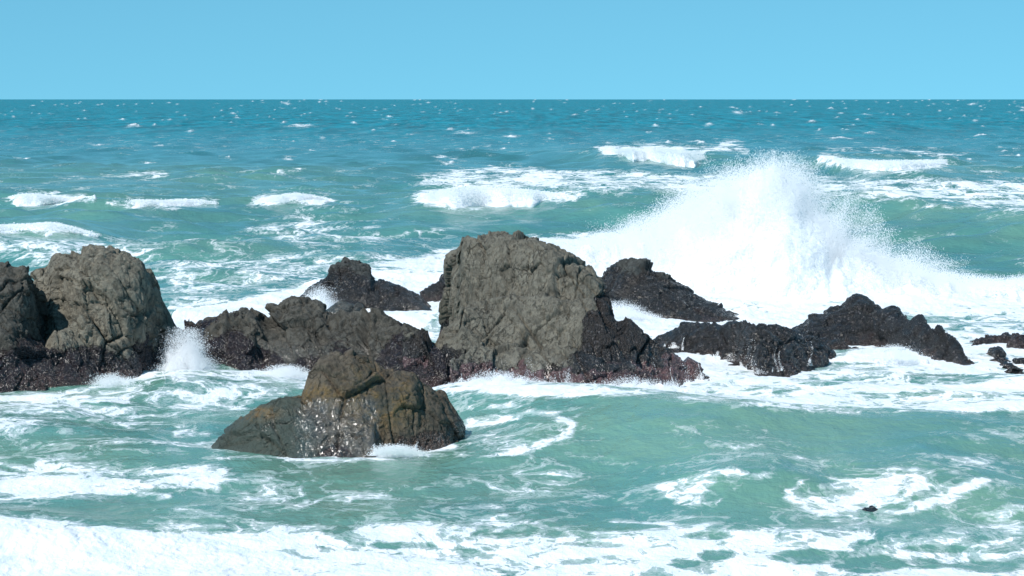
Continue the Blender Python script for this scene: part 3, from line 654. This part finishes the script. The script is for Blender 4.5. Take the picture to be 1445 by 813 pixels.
# ------------------------------------------------------------------ spray
def points_obj(name, P, rad, label, cat='spray', group=None, kind=None, parent=None):
    me = bpy.data.meshes.new(name); me.vertices.add(len(P))
    base = Vector((float(P[:, 0].mean()), float(P[:, 1].mean()), 0.0)) if parent is None else Vector(parent.location)
    me.vertices.foreach_set('co', (P - np.array(base)).astype(np.float32).ravel())
    attr(me, 'rad', rad)
    o = bpy.data.objects.new(name, me); COL.objects.link(o)
    if parent is None: o.location = base
    else: o.parent = parent
    g = bpy.data.node_groups.get('droplets')
    if g is None:
        g = bpy.data.node_groups.new('droplets', 'GeometryNodeTree')
        g.interface.new_socket('Geometry', in_out='INPUT', socket_type='NodeSocketGeometry')
        g.interface.new_socket('Geometry', in_out='OUTPUT', socket_type='NodeSocketGeometry')
        gi = g.nodes.new('NodeGroupInput'); go = g.nodes.new('NodeGroupOutput')
        mp = g.nodes.new('GeometryNodeMeshToPoints'); at = g.nodes.new('GeometryNodeInputNamedAttribute'); at.data_type = 'FLOAT'
        at.inputs['Name'].default_value = 'rad'; sm = g.nodes.new('GeometryNodeSetMaterial'); sm.inputs['Material'].default_value = DROP
        g.links.new(gi.outputs[0], mp.inputs['Mesh']); g.links.new(at.outputs['Attribute'], mp.inputs['Radius'])
        g.links.new(mp.outputs[0], sm.inputs['Geometry']); g.links.new(sm.outputs[0], go.inputs[0])
    md = o.modifiers.new('droplets', 'NODES'); md.node_group = g
    me.materials.append(DROP)
    tag(o, label, cat, group, kind)
    return o
def foam_body(name, lobes, voxel, amp, scale, label=None, cat=None, group=None, parent=None):
    me, Vv = remesh(lobes, voxel); Vv = smooth(me, Vv, 4); me.vertices.foreach_set('co', Vv.astype(np.float32).ravel())
    for k in (1, 2.7, 7):
        nn = normals(me); x, y, z = (Vv*scale*k).T
        f1, f2, idx, *_ = cell(x, y, z, 5)
        Vv = Vv + nn*(amp/k*(0.55-f1) + amp*0.6/k*fbm(x, y, z, 2))[:, None]
        me.vertices.foreach_set('co', Vv.astype(np.float32).ravel())
    if id(lobes[0][0]) in TOPS: Vv = fit_top(Vv, [TOPS[id(l[0])] for l in lobes])
    base = Vector((float(Vv[:, 0].mean()), float(Vv[:, 1].mean()), 0.0)) if parent is None else Vector(parent.location)
    me.vertices.foreach_set('co', (Vv-np.array(base)).astype(np.float32).ravel())
    me.polygons.foreach_set('use_smooth', np.ones(len(me.polygons), bool)); me.update(); me.name = name
    me.materials.clear(); me.materials.append(FOAM)
    o = bpy.data.objects.new(name, me); COL.objects.link(o)
    if parent is None: o.location = base
    else: o.parent = parent
    tag(o, label, cat, group)
    print(name, len(Vv), round(time.time()-T0, 1))
    return o
# the tall burst
ENV = np.array([(790,346),(830,337),(870,330),(900,318),(930,302),(960,283),(1000,262),(1030,248),(1048,233),(1070,222),(1090,214),(1104,228),(1120,240),(1130,268),(1150,300),(1180,328),(1220,350),(1270,366),(1310,380),(1350,387),(1400,392),(1445,388),(1500,392),(1600,400)], float)
def env(u): return np.interp(u, ENV[:, 0], ENV[:, 1])
SY = 86.0
_r = np.random.default_rng(77)
core_rows = [(780,415,425)] + [(u, env(u) + 5 + 8*np.exp(-((u-1080)/50)**2) + 24*np.exp(-((u-955)/75)**2) + 7*abs(_r.normal()), 425) for u in range(796, 1600, 6)] + [(1620,410,425)]
burst = foam_body('spray_burst', [lobe(core_rows, front=4.5, back=3.5, pf=2.0, pb=2.0, q=0.9, nu=200, nt=60)], 0.085, 0.26, 0.9,
                  'tall white burst of spray where a swell slams the reef, behind the right hand rocks', 'spray')
def jets(n, njet, xr, base_v, y0, ysd, lean, spread, hf, seed, rmin=.007, rmax=.022, envf=env, p=0.75):
    r = np.random.default_rng(seed)
    uj = r.uniform(xr[0], xr[1], njet)
    top = envf(uj); hj = (base_v - top)*(hf[0] + (hf[1]-hf[0])*r.random(njet)**1.6)
    yj = y0 + r.normal(0, ysd, njet); ln = r.normal(0, 0.10, njet) + lean(uj); wj = 2 + 14*r.random(njet)
    wt = hj*wj; j = r.choice(njet, n, p=wt/wt.sum())
    s = r.random(n)**p
    s = 1 - (1-s)*1.0
    lat = r.normal(0, 1, n)*wj[j]*spread*(0.25+0.7*s) + (r.standard_exponential(n)*r.choice([-1, 1], n))*1.2*s
    u = uj[j] + ln[j]*hj[j]*s + lat; v = base_v - hj[j]*s + r.normal(0, 2.0, n) + 0.02*lat**2*0.1
    yy = yj[j] + r.normal(0, 0.5, n)
    x, z = at_y(u, v, yy)
    rad = rmin + (rmax-rmin)*r.random(n)**5
    return np.stack([x, yy, z], -1), rad
def lean(u): return np.interp(u, [800, 950, 1080, 1200, 1450], [-0.22, -0.10, 0.02, 0.10, 0.20])
P1, r1 = jets(2000000, 3200, (790, 1600), 436, SY-1.2, 1.2, lean, 1.0, (0.5, 1.04), 3, .006, .014)
P2, r2 = jets(800000, 1200, (890, 1160), 436, SY-.5, 1.3, lean, 1.2, (0.7, 1.02), 4, .006, .014)
P3, r3 = jets(70000, 200, (1130, 1320), 436, SY-2, 1.0, lambda u: 0.35 + 0*u, 0.7, (0.8, 1.35), 5, .005, .015, p=0.45)
points_obj('droplets', np.vstack([P1, P2, P3]), np.concatenate([r1, r2, r3]), None, None, kind='stuff', parent=burst)
# smaller bursts at the rocks
def small_burst(u0, u1, topf, base, y, n, label, seed, name='wave_splash'):
    e = lambda u: topf(u)
    P, r = jets(int(n*2.5), 90, (u0, u1), base, y, 0.25, lambda u: 0.25*(u-(u0+u1)/2)/(u1-u0)*2, 0.8, (0.35, 1.05), seed, .003, .010, envf=e, p=1.0)
    us = np.linspace(u0, u1, 24); fr = 0.22
    rows = [(u, base - max(1.5, (base-float(topf(u)))*0.55*(1 + 0.35*math.sin(u*0.9+seed))), base+1) for u in us]
    fz = float(sea_z(at_y((u0+u1)/2, base, y)[0], y)[0])
    Vv, Fq, Tr = lobe(rows, front=fr, back=fr, pf=1.5, pb=1.5, nu=60, nt=16, bottom=-0.3)
    Vv[:, 1] += y - Vv[:, 1].mean()
    b = foam_body(name, [(Vv, Fq, Tr)], 0.045, 0.10, 3.5, label, 'splash', 'splashes of white water against the rocks')
    points_obj('droplets', P, r, None, None, kind='stuff', parent=b)
    return b
def hump(c, w, base, h): return lambda u: base - h*np.exp(-((u-c)/w)**2)
def yof(v): return float(at_z(722, v, 0)[1])
small_burst(228, 300, hump(262, 22, 520, 62), 522, yof(528), 26000, 'splash of white water leaping in the gap right of the pale boulder', 21)
small_burst(420, 470, hump(448, 18, 436, 34), 438, yof(440), 14000, 'small splash at the left foot of the square peaked dark rock', 22)
small_burst(528, 600, hump(556, 26, 640, 14), 641, yof(644), 9000, 'low fizz of white water at the right foot of the nearest rock', 23)
small_burst(640, 770, hump(705, 50, 546, 24), 547, yof(551), 16000, 'low splash along the left half of the foot of the tallest rock', 24)
small_burst(770, 1000, hump(900, 80, 552, 20), 553, yof(556), 14000, 'low splash along the right half of the foot of the tallest rock', 25)
small_burst(330, 440, hump(400, 36, 530, 14), 531, yof(533), 9000, 'low splash along the foot of the jagged ridge', 26)
small_burst(860, 930, hump(880, 28, 448, 26), 449, yof(452), 12000, 'misty splash at the left foot of the dark peaked rock', 27)
small_burst(1225, 1300, hump(1262, 22, 506, 20), 507, yof(512), 9000, 'small splash on the front of the humped rock with the pale tip', 28)
small_burst(130, 220, hump(165, 30, 545, 20), 546, yof(548), 8000, 'low splash at the foot of the pale boulder', 29)
from mathutils.bvhtree import BVHTree
def runoff(rock, us, vt, vb, n, label, seed):
    '''thin streams of water running down a rock face'''
    r = np.random.default_rng(seed); bv = BVHTree.FromObject(rock, bpy.context.evaluated_depsgraph_get())
    off = rock.location; P = []; R_ = []
    for k in range(n):
        u0 = r.uniform(*us); t0 = r.uniform(*vt); b0 = vb(u0); wd = 0.4 + 5.0*r.random()**3; t0 = b0 - (b0-t0)*(0.25 + 1.1*r.random()**2)
        if perlin(u0/14, 0.4, seed) < -0.05: continue
        for q in range(int((60 + 190*r.random()**2)*wd**0.7)):
            s_ = r.random()**0.7; v = t0 + (b0-t0)*s_; u = u0 + 2.5*math.sin(v*0.13+u0) + r.normal(0, wd*(0.5+s_))
            a, b, c = ray(u, v); dr = Vector((float(a), float(b), float(c))).normalized()
            hit = bv.ray_cast(Vector((0, 0, CH))-off, dr, 200)
            if hit[0] is not None: P.append(hit[0]+off-dr*(0.02+0.05*r.random())); R_.append(0.0025+0.0065*r.random()**2)
    P = np.array(P); R_ = np.array(R_)
    print('runoff', len(P), round(time.time()-T0, 1))
    return points_obj('water_runoff', P, R_, label, 'runoff', 'white runoff streaming down rock faces', kind='stuff')
O = {o.name: o for o in bpy.data.objects}
runoff(O['sea_stack'], (600, 1010), (508, 535), lambda u: np.interp(u, [600, 700, 830, 912, 1010], [546, 549, 553, 549, 538]), 100, 'white streaks of water draining down the purple foot of the tallest rock', 61)
runoff(O['foreground_rock'], (522, 605), (612, 628), lambda u: np.interp(u, [522, 560, 605], [644, 641, 632]), 26, 'white trickles draining off the undercut lower right side of the nearest rock', 62)
runoff(O['low_rock'], (935, 1150), (478, 505), lambda u: np.interp(u, [935, 1028, 1060, 1150], [488, 508, 530, 516]), 40, 'white streaks of water draining down the front of the low black rock', 63)
# breaking crests of the swells
def breaker(pts, label, h=0.5, amp=0.3, n=26000, seed=0):
    p = np.array(pts, float); u = np.linspace(p[0, 0], p[-1, 0], 80)
    top = np.interp(u, p[:, 0], p[:, 1]); bot = np.interp(u, p[:, 0], p[:, 2])
    # find the sea point seen at the bottom row of the foam
    hh = h; x, y = at_z(u, bot, hh)
    for _ in range(12):
        hh = 0.5*hh + 0.5*sea_z(x, y); x, y = at_z(u, bot, hh)
    y = np.convolve(np.pad(y, 5, 'edge'), np.ones(11)/11, 'valid'); zf = np.convolve(np.pad(hh, 5, 'edge'), np.ones(11)/11, 'valid')
    depth = 3.4; nt = 28; P = []
    for i in range(80):
        nz = float(perlin(i*0.16+seed*9, 0.5, 0.5)); nz2 = float(perlin(i*0.55+seed*9, 1.5, 0.5))
        e = math.sin(math.pi*i/79)**0.8*float(np.clip(0.85 + 0.5*nz + 0.35*nz2, 0.4, 1.1))
        yc = y[i] - 1.3*nz - 0.3*nz2; dp = depth*(0.25+0.75*e)
        xc, zt = at_y(u[i], top[i], y[i]+depth*0.7)
        t = np.linspace(0, 1, nt//2)
        zu = zf[i] - 0.10 + (max(0.05, zt-zf[i])*(0.15+0.85*e) + 0.10)*np.where(t < 0.72, (t/0.72)**1.15, np.cos((t-0.72)/0.28*math.pi/2)**0.7)
        xs = np.full(nt, xc); ys = np.concatenate([yc+t*dp, (yc+t*dp)[::-1]])
        P.append(np.stack([xs, ys, np.concatenate([zu, np.full(nt//2, zf[i]-0.55)])], -1))
    P = np.array(P); m = nt
    i = np.arange(79)[:, None]*m; j = np.arange(m)[None, :]; j2 = (j+1) % m
    Fq = np.stack([i+j, i+j2, i+m+j2, i+m+j], -1).reshape(-1, 4); Vv = P.reshape(-1, 3)
    c0 = len(Vv); Vv = np.vstack([Vv, P[0].mean(0), P[-1].mean(0)]); jj = np.arange(m); b = 79*m
    T = np.vstack([np.stack([(jj+1) % m, jj, np.full(m, c0)], -1), np.stack([b+jj, b+(jj+1) % m, np.full(m, c0+1)], -1)])
    o = foam_body('breaking_crest', [(Vv, Fq, T)], 0.10, amp*0.28, 1.8, label, 'wave', 'breaking crests out on the swells')
    r = np.random.default_rng(seed+50); k = r.integers(0, 80, n)
    uu = u[k] + r.normal(0, 3, n); yy = y[k] + depth*0.5 + r.normal(0, .8, n)
    vv = top[k] + (bot[k]-top[k])*r.random(n) - np.abs(r.normal(0, 1.3, n))*np.sin(np.pi*k/79)
    x, z = at_y(uu, vv, yy)
    points_obj('droplets', np.stack([x, yy, z], -1), 0.012+0.022*r.random(n)**3, None, None, kind='stuff', parent=o)
    return o
breaker([(18,277,280),(35,274,287),(50,275,291),(80,279,286),(124,280,283)], 'small breaking crest farthest left, left of two others in its row', seed=1)
breaker([(155,285,287),(190,283,291),(230,285,291),(270,282,290),(305,285,288)], 'long thin breaking crest, middle one of the three in the left half', seed=2)
breaker([(362,284,286),(390,278,288),(415,274,288),(440,277,287),(464,282,285)], 'small humped breaking crest, rightmost of the three in the left half', seed=3)
breaker([(595,277,283),(612,270,291),(650,264,293),(690,265,291),(740,268,284),(815,276,280)], 'wide tumbling white breaker above the left shoulder of the tallest rock', seed=4, amp=.45)
breaker([(852,210,214),(880,210,221),(910,209,226),(950,211,233),(985,214,236),(992,220,226)], 'bright ragged breaker far out, just left of the top of the tall spray', seed=5, amp=.5)
breaker([(1160,219,226),(1190,224,238),(1240,228,240),(1290,227,238),(1333,225,231)], 'long white breaker far out to the right of the tall spray', seed=6, amp=.5)
breaker([(-60,320,326),(0,319,328),(40,318,328),(75,315,326),(105,322,329),(135,330,335)], 'curling crest of the green wave at the left edge behind the boulder', seed=7, amp=.2)
print('total', time.time()-T0)
